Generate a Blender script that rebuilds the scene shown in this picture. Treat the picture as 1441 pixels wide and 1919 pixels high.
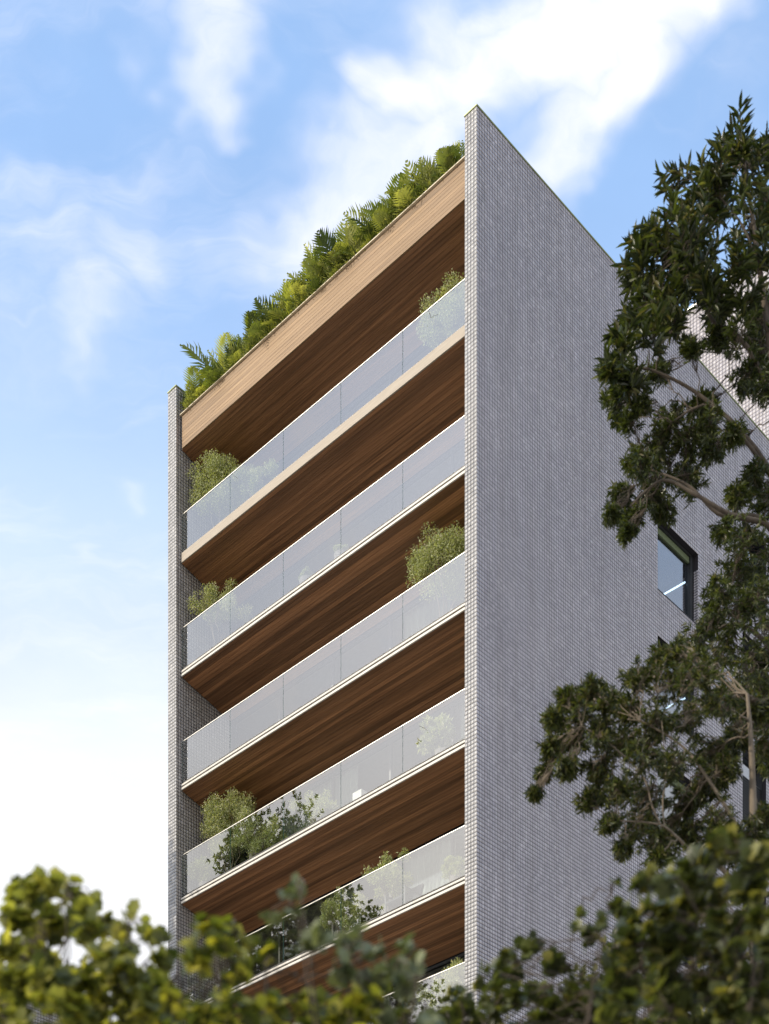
import bpy, math, random
import numpy as np
from mathutils import Vector, Matrix

for o in list(bpy.data.objects): bpy.data.objects.remove(o)
SC = bpy.context.scene
COL = SC.collection
rad = math.radians
R = np.random.default_rng(7)
random.seed(7)

# ------------------------------------------------------------------ camera
F = 2851.4            # focal length in photograph pixels (1441 x 1919)
CX, HY = 720.5, 3133.0
CAMZ = 1.6
cam = bpy.data.cameras.new('camera'); cam_o = bpy.data.objects.new('camera', cam); COL.objects.link(cam_o)
cam_o.location = (0, 0, CAMZ); cam_o.rotation_euler = (rad(90), 0, 0)
cam.sensor_fit = 'VERTICAL'; cam.sensor_height = 36.0; cam.sensor_width = 27.03
cam.lens = F / 1919 * 36.0
cam.shift_y = (HY - 959.5) / 1919.0
cam.clip_start = 0.1; cam.clip_end = 3000
cam.dof.use_dof = True; cam.dof.focus_distance = 37.0; cam.dof.aperture_fstop = 2.3
SC.camera = cam_o

# ------------------------------------------------------------------ view
SC.view_settings.view_transform = 'Standard'; SC.view_settings.look = 'None'
SC.view_settings.gamma = 1; SC.view_settings.use_curve_mapping = False
SC.view_settings.exposure = 0.56
SC.cycles.use_denoising = True; SC.cycles.use_adaptive_sampling = False; SC.cycles.sampling_pattern = 'TABULATED_SOBOL'
SC.cycles.max_bounces = 8; SC.cycles.transparent_max_bounces = 12

# ------------------------------------------------------------------ sun
AX = Vector((-0.72207, 0.69182, 0))     # along the facade, leftwards
BX = Vector((0.69182, 0.72207, 0))      # into the building
TH = rad(28)                            # sun this far to the left of the facade's normal
SEL = rad(31)
hd = (-BX) * math.cos(TH) + AX * math.sin(TH)
SUN = Vector((hd.x * math.cos(SEL), hd.y * math.cos(SEL), math.sin(SEL)))
sl = bpy.data.lights.new('sun', 'SUN'); so = bpy.data.objects.new('sun', sl); COL.objects.link(so)
so.rotation_euler = SUN.to_track_quat('Z', 'Y').to_euler()
sl.energy = 2.3; sl.angle = rad(0.5); sl.color = (1.0, 0.89, 0.72)

# ------------------------------------------------------------------ world
W = bpy.data.worlds.new('World'); SC.world = W; W.use_nodes = True
nt = W.node_tree; nt.nodes.clear()
def N(t, **k):
    n = nt.nodes.new(t)
    for a, b in k.items(): setattr(n, a, b)
    return n
def L(a, b): nt.links.new(a, b)
def setin(s, v):
    if isinstance(v, (int, float, tuple, list)): s.default_value = v
    else: L(v, s)
def M(op, a, b=None, c=None, clamp=False):
    n = N('ShaderNodeMath', operation=op); n.use_clamp = clamp
    setin(n.inputs[0], a)
    if b is not None: setin(n.inputs[1], b)
    if c is not None: setin(n.inputs[2], c)
    return n.outputs[0]
def smooth(x, a, b):
    n = N('ShaderNodeMapRange', interpolation_type='SMOOTHSTEP')
    setin(n.inputs['Value'], x); n.inputs['From Min'].default_value = a; n.inputs['From Max'].default_value = b
    return n.outputs[0]
sky = N('ShaderNodeTexSky', sky_type='NISHITA'); sky.sun_disc = False
sky.sun_elevation = SEL; sky.sun_rotation = math.atan2(SUN.x, SUN.y)
sky.air_density = 1.0; sky.dust_density = 0.6; sky.ozone_density = 2.0
tc = N('ShaderNodeTexCoord')
sep = N('ShaderNodeSeparateXYZ'); L(tc.outputs['Generated'], sep.inputs[0])
dx, dy, dz = sep.outputs
dzc = M('MAXIMUM', dz, 0.04)
P0x, P0y = M('DIVIDE', dx, dzc), M('DIVIDE', dy, dzc)       # position on the cloud layer overhead
cmb = N('ShaderNodeCombineXYZ'); L(P0x, cmb.inputs[0]); L(P0y, cmb.inputs[1])
def noise(vec, scale, detail=5, rough=0.55, off=0.0, color=False):
    m = N('ShaderNodeMapping'); L(vec, m.inputs[0]); m.inputs['Location'].default_value = (off, off * .7, off)
    n = N('ShaderNodeTexNoise'); L(m.outputs[0], n.inputs['Vector'])
    n.inputs['Scale'].default_value = scale; n.inputs['Detail'].default_value = detail; n.inputs['Roughness'].default_value = rough
    return n.outputs['Color' if color else 'Fac']
wob = N('ShaderNodeVectorMath', operation='SUBTRACT'); L(noise(cmb.outputs[0], 5.0, 4, .6, 3.1, True), wob.inputs[0]); wob.inputs[1].default_value = (.5, .5, .5)
wsc = N('ShaderNodeVectorMath', operation='SCALE'); L(wob.outputs[0], wsc.inputs[0]); wsc.inputs['Scale'].default_value = 0.20
wad = N('ShaderNodeVectorMath', operation='ADD'); L(cmb.outputs[0], wad.inputs[0]); L(wsc.outputs[0], wad.inputs[1])
sp2 = N('ShaderNodeSeparateXYZ'); L(wad.outputs[0], sp2.inputs[0])
PX, PY = sp2.outputs[0], sp2.outputs[1]
fbm = noise(wad.outputs[0], 9.0, 8, .6, 1.7)
fine = noise(wad.outputs[0], 24.0, 6, .62, 5.7)
def blob(x0, y0, x1, y1, width, soft=0.7, gain=1.0):
    """a bank of cloud between two directions (given as photograph pixels), width in layer units"""
    ax, ay = (x0 - CX) / (HY - y0), F / (HY - y0)
    bx, by = (x1 - CX) / (HY - y1), F / (HY - y1)
    ux, uy = bx - ax, by - ay; l2 = max(ux * ux + uy * uy, 1e-6)
    qx, qy = M('SUBTRACT', PX, ax), M('SUBTRACT', PY, ay)
    t = M('DIVIDE', M('ADD', M('MULTIPLY', qx, ux), M('MULTIPLY', qy, uy)), l2, clamp=True)
    ex, ey = M('SUBTRACT', qx, M('MULTIPLY', t, ux)), M('SUBTRACT', qy, M('MULTIPLY', t, uy))
    d = M('SQRT', M('ADD', M('MULTIPLY', ex, ex), M('MULTIPLY', ey, ey)))
    v = smooth(d, width * 1.15, width * (.9 - soft) if soft < .9 else 0.0)
    return M('MULTIPLY', v, gain)
BL = [(1330, 20, 1040, 120, .060, 1, 1.1), (1040, 120, 720, 210, .045, .9, 1.0), (1230, 130, 1020, 260, .045, 1, .9), (850, 120, 760, 300, .060, 1, .85),
      (1050, 30, 860, 90, .03, 1, .8), (400, -40, 380, 170, .036, 1, .95), (330, 20, 300, 90, .03, 1, .5), (480, 0, 440, 80, .03, 1, .45),
      (700, 330, 540, 470, .075, 1, .8), (620, 300, 590, 310, .020, 1, .6), (290, 430, 270, 500, .04, 1, .5), (170, 560, 120, 600, .06, 1, .55),
      (60, 420, 20, 640, .08, 1, .35), (265, 925, 260, 940, .02, 1, .4), (180, 1040, 175, 1055, .02, 1, .4), (1441, 150, 1420, 230, .05, 1, .25)]
cl = None
for b in BL:
    v = blob(*b); cl = v if cl is None else M('MAXIMUM', cl, v)
tex = M('MULTIPLY_ADD', M('SUBTRACT', fbm, .5), 1.15, M('MULTIPLY', M('SUBTRACT', fine, .5), .5))
shaped = M('ADD', cl, M('MULTIPLY', tex, M('MULTIPLY_ADD', cl, .8, .25)))
shaped = M('MULTIPLY', smooth(shaped, 0, 1.55), .95)
# scattered cloud over the rest of the sky
wide = smooth(noise(cmb.outputs[0], .9, 7, .6, 11.3), .50, .78)
ydist = M('SQRT', M('ADD', M('POWER', M('ABSOLUTE', P0x), 2.0), M('POWER', M('ABSOLUTE', M('SUBTRACT', P0y, 1.5)), 2.0)))
wide = M('MULTIPLY', wide, smooth(ydist, .7, 1.8))
mw = N('ShaderNodeMapping'); L(wad.outputs[0], mw.inputs[0]); mw.inputs['Rotation'].default_value = (0, 0, rad(38)); mw.inputs['Scale'].default_value = (1.0, 3.6, 1)
nw = N('ShaderNodeTexNoise'); L(mw.outputs[0], nw.inputs['Vector']); nw.inputs['Scale'].default_value = 2.6; nw.inputs['Detail'].default_value = 7; nw.inputs['Roughness'].default_value = .6
wisp = M('MULTIPLY', smooth(nw.outputs['Fac'], .46, .84), .42)
shaped = M('ADD', shaped, M('MULTIPLY', wisp, M('SUBTRACT', 1.0, shaped)))
cloud = M('MAXIMUM', shaped, M('MULTIPLY', wide, .40), clamp=True)
# pale veil, thickening towards the horizon
veil = M('MULTIPLY_ADD', smooth(dz, .75, .43), .52, .46)
veil = M('ADD', veil, M('MULTIPLY', M('SUBTRACT', noise(cmb.outputs[0], 3.0, 5, .55, 8.0), .5), .35), clamp=True)
skys = N('ShaderNodeMix', data_type='RGBA', blend_type='MULTIPLY'); skys.inputs[0].default_value = 1
L(sky.outputs[0], skys.inputs[6]); skys.inputs[7].default_value = (0.150, 0.150, 0.150, 1)
m1 = N('ShaderNodeMix', data_type='RGBA'); L(veil, m1.inputs[0]); L(skys.outputs[2], m1.inputs[6]); 
vc = N('ShaderNodeMix', data_type='RGBA'); L(smooth(dz, .72, .45), vc.inputs[0]); vc.inputs[6].default_value = (.38, .60, .97, 1); vc.inputs[7].default_value = (.76, .765, .785, 1); L(vc.outputs[2], m1.inputs[7])
m2 = N('ShaderNodeMix', data_type='RGBA'); L(cloud, m2.inputs[0]); L(m1.outputs[2], m2.inputs[6]); m2.inputs[7].default_value = (.88, .85, .88, 1)
vd = N('ShaderNodeVectorMath', operation='DOT_PRODUCT'); L(tc.outputs['Generated'], vd.inputs[0]); vd.inputs[1].default_value = tuple(SUN)
glow = M('MULTIPLY', M('POWER', M('MAXIMUM', vd.outputs['Value'], 0.0), 14.0), 1.15)      # bright hazy air round the sun
gc = N('ShaderNodeVectorMath', operation='SCALE'); gc.inputs[0].default_value = (1.0, .93, .84); L(glow, gc.inputs['Scale'])
ga = N('ShaderNodeVectorMath', operation='ADD'); L(m2.outputs[2], ga.inputs[0]); L(gc.outputs[0], ga.inputs[1])
bg = N('ShaderNodeBackground'); L(ga.outputs[0], bg.inputs[0]); bg.inputs[1].default_value = 1.0
wo = N('ShaderNodeOutputWorld'); L(bg.outputs[0], wo.inputs[0])

# ------------------------------------------------------------------ helpers
def at(px, py, Z): return np.array([(px - CX) / F * Z, Z, CAMZ + (HY - py) / F * Z])
def link(o, parent=None):
    COL.objects.link(o)
    if parent is not None: o.parent = parent
    return o
def mesh_np(name, V, faces_flat, sizes, mats=None, smoothf=False, attr=None):
    me = bpy.data.meshes.new(name)
    V = np.asarray(V, dtype=np.float32); me.vertices.add(len(V)); me.vertices.foreach_set('co', V.ravel())
    faces_flat = np.asarray(faces_flat, dtype=np.int32).ravel(); sizes = np.asarray(sizes, dtype=np.int32)
    me.loops.add(len(faces_flat)); me.loops.foreach_set('vertex_index', faces_flat)
    me.polygons.add(len(sizes)); starts = np.concatenate(([0], np.cumsum(sizes)[:-1])).astype(np.int32)
    me.polygons.foreach_set('loop_start', starts); me.polygons.foreach_set('loop_total', sizes)
    if smoothf: me.polygons.foreach_set('use_smooth', np.ones(len(sizes), dtype=bool))
    if attr is not None:
        a = me.attributes.new('tint', 'FLOAT', 'POINT'); a.data.foreach_set('value', np.asarray(attr, dtype=np.float32))
    if mats: 
        for m in mats: me.materials.append(m)
    me.update(calc_edges=True)
    return me
class MB:
    """collects boxes and prisms into one mesh"""
    def __init__(s): s.v = []; s.f = []
    def box(s, x0, x1, y0, y1, z0, z1):
        n = len(s.v)
        s.v += [(x0, y0, z0), (x1, y0, z0), (x1, y1, z0), (x0, y1, z0), (x0, y0, z1), (x1, y0, z1), (x1, y1, z1), (x0, y1, z1)]
        s.f += [tuple(n + i for i in q) for q in ((0, 3, 2, 1), (4, 5, 6, 7), (0, 1, 5, 4), (1, 2, 6, 5), (2, 3, 7, 6), (3, 0, 4, 7))]
        return s
    def extr_x(s, prof, x0, x1):
        """prof: list of (y,z), extruded along x"""
        n = len(s.v); k = len(prof)
        s.v += [(x0, y, z) for y, z in prof] + [(x1, y, z) for y, z in prof]
        s.f.append(tuple(n + i for i in range(k))); s.f.append(tuple(n + k + i for i in reversed(range(k))))
        for i in range(k):
            j = (i + 1) % k; s.f.append((n + i, n + k + i, n + k + j, n + j))
        return s
    def mesh(s, name, mat, bevel=0):
        me = bpy.data.meshes.new(name); me.from_pydata(s.v, [], s.f); me.update()
        if mat: me.materials.append(mat)
        if bevel:
            import bmesh
            bm = bmesh.new(); bm.from_mesh(me)
            bmesh.ops.recalc_face_normals(bm, faces=bm.faces)
            bmesh.ops.bevel(bm, geom=bm.edges[:], offset=bevel, segments=1, affect='EDGES')
            bm.to_mesh(me); bm.free()
        else:
            import bmesh
            bm = bmesh.new(); bm.from_mesh(me); bmesh.ops.recalc_face_normals(bm, faces=bm.faces); bm.to_mesh(me); bm.free()
        return me
    def build(s, name, mat, parent=None, bevel=0):
        return link(bpy.data.objects.new(name, s.mesh(name, mat, bevel)), parent)
def lathe(prof, n=16):
    V = []; Fc = []
    for r, z in prof:
        for i in range(n): V.append((r * math.cos(2 * math.pi * i / n), r * math.sin(2 * math.pi * i / n), z))
    for k in range(len(prof) - 1):
        for i in range(n):
            j = (i + 1) % n; Fc.append((k * n + i, k * n + j, (k + 1) * n + j, (k + 1) * n + i))
    me = bpy.data.meshes.new('lathe'); me.from_pydata(V, [], Fc)
    me.polygons.foreach_set('use_smooth', [True] * len(Fc)); me.update(); return me
def tag(o, label=None, cat=None, group=None, kind=None):
    if label: o['label'] = label
    if cat: o['category'] = cat
    if group: o['group'] = group
    if kind: o['kind'] = kind
    return o
def empty(name, loc=(0, 0, 0), rz=0, parent=None):
    o = bpy.data.objects.new(name, None); o.location = loc; o.rotation_euler = (0, 0, rz); o.empty_display_size = .2
    return link(o, parent)

# ------------------------------------------------------------------ materials
def mat(name, base=(.5, .5, .5), rough=.6, spec=.5, metal=0.0):
    m = bpy.data.materials.new(name); m.use_nodes = True
    b = m.node_tree.nodes['Principled BSDF']
    b.inputs['Base Color'].default_value = (*base, 1); b.inputs['Roughness'].default_value = rough
    b.inputs['Specular IOR Level'].default_value = spec; b.inputs['Metallic'].default_value = metal
    return m
class NB:
    def __init__(s, m): s.t = m.node_tree; s.b = s.t.nodes.get('Principled BSDF')
    def n(s, ty, **k):
        x = s.t.nodes.new(ty)
        for a, b in k.items(): setattr(x, a, b)
        return x
    def l(s, a, b): s.t.links.new(a, b)
    def noise(s, scale, detail=4, rough=.55, stretch=(1, 1, 1), coord='Object'):
        tc = s.n('ShaderNodeTexCoord'); mp = s.n('ShaderNodeMapping'); s.l(tc.outputs[coord], mp.inputs[0]); mp.inputs['Scale'].default_value = stretch
        x = s.n('ShaderNodeTexNoise'); s.l(mp.outputs[0], x.inputs['Vector']); x.inputs['Scale'].default_value = scale; x.inputs['Detail'].default_value = detail; x.inputs['Roughness'].default_value = rough
        return x.outputs['Fac'], mp
    def ramp(s, fac, stops):
        r = s.n('ShaderNodeValToRGB'); s.l(fac, r.inputs[0]); e = r.color_ramp.elements
        while len(e) < len(stops): e.new(.5)
        for i, (p, c) in enumerate(stops): e[i].position = p; e[i].color = (*c, 1)
        return r.outputs[0]
    def mul(s, a, b, blend='MULTIPLY', fac=1.0):
        x = s.n('ShaderNodeMix', data_type='RGBA', blend_type=blend)
        if isinstance(fac, float): x.inputs[0].default_value = fac
        else: s.l(fac, x.inputs[0])
        s.l(a, x.inputs[6]) if not isinstance(a, tuple) else setattr(x.inputs[6], 'default_value', (*a, 1))
        s.l(b, x.inputs[7]) if not isinstance(b, tuple) else setattr(x.inputs[7], 'default_value', (*b, 1))
        return x.outputs[2]
    def bump(s, h, strength=.3, dist=.01):
        b = s.n('ShaderNodeBump'); b.inputs['Strength'].default_value = strength; b.inputs['Distance'].default_value = dist
        s.l(h, b.inputs['Height']); s.l(b.outputs[0], s.b.inputs['Normal'])

def tile_mat(name, lo, hi):
    m = mat(name, lo, .38, .5); q = NB(m)
    at_ = q.n('ShaderNodeAttribute', attribute_name='tint')
    c = q.ramp(at_.outputs['Fac'], [(0, lo), (.72, tuple(a * .45 + b * .55 for a, b in zip(lo, hi))), (1, hi)])
    f, _ = q.noise(.35, 5, .6)
    d = q.ramp(f, [(.3, (.86, .86, .87)), (.7, (1.04, 1.03, 1.02))])
    f2, _ = q.noise(60, 3, .6)
    d2 = q.ramp(f2, [(.3, (.93, .93, .93)), (.7, (1.03, 1.03, 1.03))])
    f3, _ = q.noise(.9, 6, .6, (3, 3, .16))                      # faint rain streaks
    d3 = q.ramp(f3, [(.35, (.87, .86, .84)), (.6, (1, 1, 1))])
    q.l(q.mul(q.mul(q.mul(c, d), d2), d3), q.b.inputs['Base Color'])
    q.bump(f2, .25, .002)
    return m
TILE = tile_mat('ceramic_tile', (.40, .375, .392), (.61, .578, .603))
TILE_F = tile_mat('ceramic_tile_sunlit', (.37, .365, .362), (.56, .553, .545))  # copy of the tile for sunlit fin fronts, greyed against the warm sun
TILE_IN = tile_mat('ceramic_tile_warm', (.38, .35, .32), (.58, .54, .50))
GROUT = mat('grout', (.035, .032, .036), .95, .2)
WHITE = mat('white_fascia', (.80, .77, .70), .5)
q = NB(WHITE); f, _ = q.noise(6, 5, .6); q.l(q.ramp(f, [(.3, (.58, .54, .47)), (.7, (.70, .66, .59))]), q.b.inputs['Base Color'])
BEIGE = mat('beige_fascia', (.50, .40, .28), .6)
q = NB(BEIGE); f, mp = q.noise(5, 6, .65, (.5, 6, 14)); q.l(q.ramp(f, [(.3, (.32, .265, .20)), (.7, (.45, .385, .30))]), q.b.inputs['Base Color'])
DARKGAP = mat('dark_joint', (.02, .018, .016), .9)
CONC = mat('concrete', (.35, .33, .31), .85)
q = NB(CONC); f, _ = q.noise(2, 8, .65); q.l(q.ramp(f, [(.3, (.28, .27, .25)), (.7, (.40, .38, .36))]), q.b.inputs['Base Color']); q.bump(f, .2, .01)
PLASTER = mat('interior_plaster', (.4, .37, .33), .9)
q = NB(PLASTER); f, _ = q.noise(8, 6, .6); q.l(q.ramp(f, [(.3, (.30, .275, .24)), (.7, (.38, .35, .31))]), q.b.inputs['Base Color'])
CAP = mat('coping_metal', (.27, .30, .12), .45, .5, .3)
q = NB(CAP); f, _ = q.noise(3, 5, .6); q.l(q.ramp(f, [(.3, (.20, .24, .08)), (.7, (.36, .38, .20))]), q.b.inputs['Base Color'])
CAPL = mat('cap_trim', (.62, .52, .36), .4)
q = NB(CAPL); f, _ = q.noise(4, 4, .5); q.l(q.ramp(f, [(.3, (.56, .46, .30)), (.7, (.70, .60, .44))]), q.b.inputs['Base Color'])
ALU = mat('brushed_aluminium', (.72, .70, .66), .35, .5, .6)
q = NB(ALU); f, _ = q.noise(30, 4, .5, (.1, 1, 1)); q.l(q.ramp(f, [(.3, (.64, .62, .58)), (.7, (.78, .76, .72))]), q.b.inputs['Base Color'])
BRONZE = mat('dark_bronze_frame', (.022, .024, .025), .45, .5)
q = NB(BRONZE); f, _ = q.noise(20, 4, .5); q.l(q.ramp(f, [(.3, (.018, .02, .02)), (.7, (.03, .032, .034))]), q.b.inputs['Base Color'])
OLIVE = mat('olive_blind', (.12, .15, .07), .8)
q = NB(OLIVE); f, _ = q.noise(20, 4, .5); q.l(q.ramp(f, [(.3, (.10, .13, .06)), (.7, (.14, .17, .09))]), q.b.inputs['Base Color'])
CURT = mat('linen_curtain', (.62, .60, .52), .9)
q = NB(CURT); f, _ = q.noise(60, 3, .5, (1, 1, .05)); q.l(q.ramp(f, [(.3, (.40, .39, .32)), (.7, (.52, .50, .42))]), q.b.inputs['Base Color'])
POT = mat('clay_pot', (.45, .42, .38), .8)
q = NB(POT); f, _ = q.noise(12, 6, .6); q.l(q.ramp(f, [(.3, (.13, .11, .09)), (.7, (.20, .17, .14))]), q.b.inputs['Base Color']); q.bump(f, .2, .005)
SOIL = mat('soil', (.05, .035, .02), 1)
q = NB(SOIL); f, _ = q.noise(40, 6, .7); q.l(q.ramp(f, [(.3, (.03, .02, .012)), (.7, (.08, .055, .035))]), q.b.inputs['Base Color']); q.bump(f, .8, .02)

def wood(name, dark, light, rough=.55, bandamp=.5):
    m = mat(name, light, rough, .35); q = NB(m)
    oi = q.n('ShaderNodeObjectInfo')
    f, mp = q.noise(1.0, 7, .65, (.55, 26, 26))
    add = q.n('ShaderNodeVectorMath', operation='SCALE'); 
    cmbx = q.n('ShaderNodeCombineXYZ'); q.l(oi.outputs['Random'], cmbx.inputs[0]); q.l(oi.outputs['Random'], cmbx.inputs[1]); q.l(oi.outputs['Random'], cmbx.inputs[2])
    q.l(cmbx.outputs[0], add.inputs[0]); add.inputs['Scale'].default_value = 37.0
    q.l(add.outputs[0], mp.inputs['Location'])
    c = q.ramp(f, [(.28, dark), (.5, tuple((a + b) / 2 for a, b in zip(dark, light))), (.74, light)])
    g, mp2 = q.noise(1.0, 4, .6, (.25, 5, 5)); q.l(add.outputs[0], mp2.inputs['Location'])
    d = q.ramp(g, [(.3, (.78, .75, .72)), (.7, (1.12, 1.1, 1.08))])
    r = q.ramp(oi.outputs['Random'], [(0, (1 - bandamp * .45,) * 3), (.5, (1, 1, 1)), (1, (1 + bandamp * .45, 1 + bandamp * .42, 1 + bandamp * .38))])
    q.l(q.mul(q.mul(c, d), r), q.b.inputs['Base Color'])
    q.bump(f, .35, .004)
    return m
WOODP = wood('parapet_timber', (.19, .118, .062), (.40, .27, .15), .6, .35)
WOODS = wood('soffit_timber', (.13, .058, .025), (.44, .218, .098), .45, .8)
BARK = mat('bark', (.16, .12, .085), .9)
q = NB(BARK); f, _ = q.noise(14, 7, .65, (1, 1, .3)); q.l(q.ramp(f, [(.3, (.045, .034, .024)), (.7, (.13, .10, .07))]), q.b.inputs['Base Color']); q.bump(f, .6, .01)
BARKP = mat('pale_bark', (.34, .28, .20), .85)
q = NB(BARKP); f, _ = q.noise(14, 7, .65, (1, 1, .3)); q.l(q.ramp(f, [(.3, (.10, .075, .05)), (.7, (.25, .20, .14))]), q.b.inputs['Base Color']); q.bump(f, .5, .01)

def leafmat(name, stops, trans=.35, rough=.45, tcol=(1.3, 1.35, .5)):
    m = mat(name, stops[0][1], rough, .5); q = NB(m)
    a = q.n('ShaderNodeAttribute', attribute_name='tint')
    oi = q.n('ShaderNodeObjectInfo')
    # merged foliage carries a tint per leaf, single leaves use their own random number
    s = q.n('ShaderNodeMath', operation='ADD'); q.l(a.outputs['Fac'], s.inputs[0])
    mu = q.n('ShaderNodeMath', operation='MULTIPLY'); q.l(oi.outputs['Random'], mu.inputs[0]); mu.inputs[1].default_value = 1.0
    fr = q.n('ShaderNodeMath', operation='FRACT'); q.l(mu.outputs[0], s.inputs[1]); q.l(s.outputs[0], fr.inputs[0])
    c = q.ramp(fr.outputs[0], stops)
    f, _ = q.noise(25, 3, .6)
    c = q.mul(c, q.ramp(f, [(.3, (.8, .8, .8)), (.7, (1.15, 1.15, 1.15))]))
    q.l(c, q.b.inputs['Base Color'])
    tr = q.n('ShaderNodeBsdfTranslucent'); q.l(q.mul(c, tcol), tr.inputs[0])
    mx = q.n('ShaderNodeMixShader'); mx.inputs[0].default_value = trans
    out = q.t.nodes['Material Output']
    q.l(q.b.outputs[0], mx.inputs[1]); q.l(tr.outputs[0], mx.inputs[2]); q.l(mx.outputs[0], out.inputs[0])
    return m
LEAF_SHADED = leafmat('shaded_tree_leaf', [(0, (.022, .030, .011)), (.45, (.056, .072, .020)), (.8, (.11, .13, .032)), (.93, (.12, .10, .042)), (1, (.20, .21, .055))], .34, .32)  # leaf colour darkened to stand in for shade on these trees
LEAF_ROOF = leafmat('roof_fern_leaf', [(0, (.07, .10, .028)), (.35, (.20, .24, .06)), (.7, (.36, .38, .10)), (1, (.56, .55, .18))], .35, .4)
LEAF_POT = leafmat('balcony_tree_leaf', [(0, (.19, .22, .09)), (.5, (.39, .41, .19)), (.85, (.53, .54, .28)), (1, (.62, .56, .40))], .35, .5)
LEAF_FRONT = leafmat('street_shrub_leaf', [(0, (.06, .08, .02)), (.4, (.18, .19, .055)), (.75, (.31, .31, .085)), (.9, (.44, .41, .10)), (1, (.62, .56, .13))], .5, .4)  # bright yellow end of the ramp paints sun on some leaves
LEAF_FRONTD = leafmat('dark_shrub_leaf', [(0, (.035, .045, .017)), (.5, (.085, .10, .028)), (.85, (.15, .16, .045)), (1, (.30, .26, .07))], .35, .42)
LEAF_GREY = leafmat('grey_green_leaf', [(0, (.10, .12, .06)), (.5, (.16, .18, .095)), (1, (.24, .26, .15))], .3, .6)

def glassmat(name, refl, tint, rc=(1, 1, 1)):
    m = bpy.data.materials.new(name); m.use_nodes = True; t = m.node_tree; t.nodes.clear()
    o = t.nodes.new('ShaderNodeOutputMaterial'); mx = t.nodes.new('ShaderNodeMixShader')
    tr = t.nodes.new('ShaderNodeBsdfTransparent'); gl = t.nodes.new('ShaderNodeBsdfGlossy')
    tr.inputs[0].default_value = (*tint, 1); gl.inputs['Roughness'].default_value = 0.0; gl.inputs['Color'].default_value = (*rc, 1)
    lf = t.nodes.new('ShaderNodeLayerWeight'); lf.inputs[0].default_value = .5; lw = t.nodes.new('ShaderNodeMath'); lw.operation = 'POWER'; lw.inputs[1].default_value = 5; t.links.new(lf.outputs['Facing'], lw.inputs[0])
    ad = t.nodes.new('ShaderNodeMath'); ad.operation = 'ADD'; ad.use_clamp = True; t.links.new(lw.outputs[0], ad.inputs[0]); ad.inputs[1].default_value = refl
    t.links.new(ad.outputs[0], mx.inputs[0]); t.links.new(tr.outputs[0], mx.inputs[1]); t.links.new(gl.outputs[0], mx.inputs[2]); t.links.new(mx.outputs[0], o.inputs[0])
    return m
GLASS = glassmat('coated_glass_face', .21, (.88, .93, .93))
CLEAR = glassmat('clear_glass_face', -1.0, (1, 1, 1)); EDGE = mat('glass_edge', (.10, .22, .19), .15)
GLASSW = glassmat('window_glass', .22, (.55, .62, .68))
GLASSD = glassmat('door_glass', .03, (.80, .84, .84))

# ------------------------------------------------------------------ ground
def sheet(name, x0, x1, y0, y1, z, m):
    b = MB(); b.v = [(x0, y0, z), (x1, y0, z), (x1, y1, z), (x0, y1, z)]; b.f = [(0, 1, 2, 3)]
    o = b.build(name, m); tag(o, kind='structure'); return o
GR = mat('pale_bounce_ground', (.3, .27, .23), .95); q = NB(GR); f, _ = q.noise(.8, 8, .65); q.l(q.ramp(f, [(.3, (.26, .235, .20)), (.7, (.36, .33, .29))]), q.b.inputs['Base Color'])  # unseen ground, made pale to bounce light up to the soffits
AS = mat('asphalt', (.05, .05, .052), .9); q = NB(AS); f, _ = q.noise(30, 6, .7); q.l(q.ramp(f, [(.3, (.04, .04, .042)), (.7, (.065, .065, .068))]), q.b.inputs['Base Color']); q.bump(f, .4, .01)
PV = mat('paving', (.3, .29, .27), .85); q = NB(PV); f, _ = q.noise(4, 7, .65); q.l(q.ramp(f, [(.3, (.24, .23, .21)), (.7, (.34, .33, .30))]), q.b.inputs['Base Color'])
sheet('ground', -900, 900, -700, 1500, 0, GR)
sheet('road', -120, 120, -9, -2, .004, AS)
pb = MB(); pb.box(-120, 120, -2, .9, -.02, .13); tag(pb.build('pavement', PV), kind='structure')

# ------------------------------------------------------------------ tiled walls
PT = 0.0938
def tile_field(name, O, U, V, Nn, nu, nv, parent, m=TILE, pitch=PT, mask=None, h=.0028, g=.0078, ci=None):
    """square ceramic tiles, each its own bevelled block, standing proud of dark joints"""
    O, U, V, Nn = [np.array(a, float) for a in (O, U, V, Nn)]
    I, J = np.meshgrid(np.arange(nu), np.arange(nv), indexing='ij'); I = I.ravel(); J = J.ravel()
    if mask is not None:
        k = ~mask(I, J); I, J = I[k], J[k]
    n = len(I)
    jit = R.normal(0, .0004, n)
    c = np.array([(0, 0), (1, 0), (1, 1), (0, 1)], float)
    base = []; 
    for lvl, ins in ((0, g - .0010), (1, g + .0006)):
        for cu, cv in c:
            iu = ins * .95; u = I * pitch + (iu if cu == 0 else pitch - iu); v = J * pitch + (ins if cv == 0 else pitch - ins)
            hh = (h + jit) * lvl
            if lvl: hh = hh + R.normal(0, .00025, n)
            base.append(O + u[:, None] * U + v[:, None] * V + hh[:, None] * Nn)
    Vv = np.stack(base, 1).reshape(-1, 3)
    q4 = np.array([(4, 5, 6, 7), (0, 1, 5, 4), (1, 2, 6, 5), (2, 3, 7, 6), (3, 0, 4, 7)])
    if np.dot(np.cross(U, V), Nn) < 0: q4 = q4[:, ::-1]
    Fc = (np.arange(n) * 8)[:, None, None] + q4[None]
    tint = np.clip(R.beta(1.8, 2.2, n), 0, 1)
    me = mesh_np(name, Vv, Fc.ravel(), np.full(n * 5, 4), [m], attr=np.repeat(tint, 8))
    o = link(bpy.data.objects.new(name, me), parent); tag(o, kind='stuff')
    return o

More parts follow.
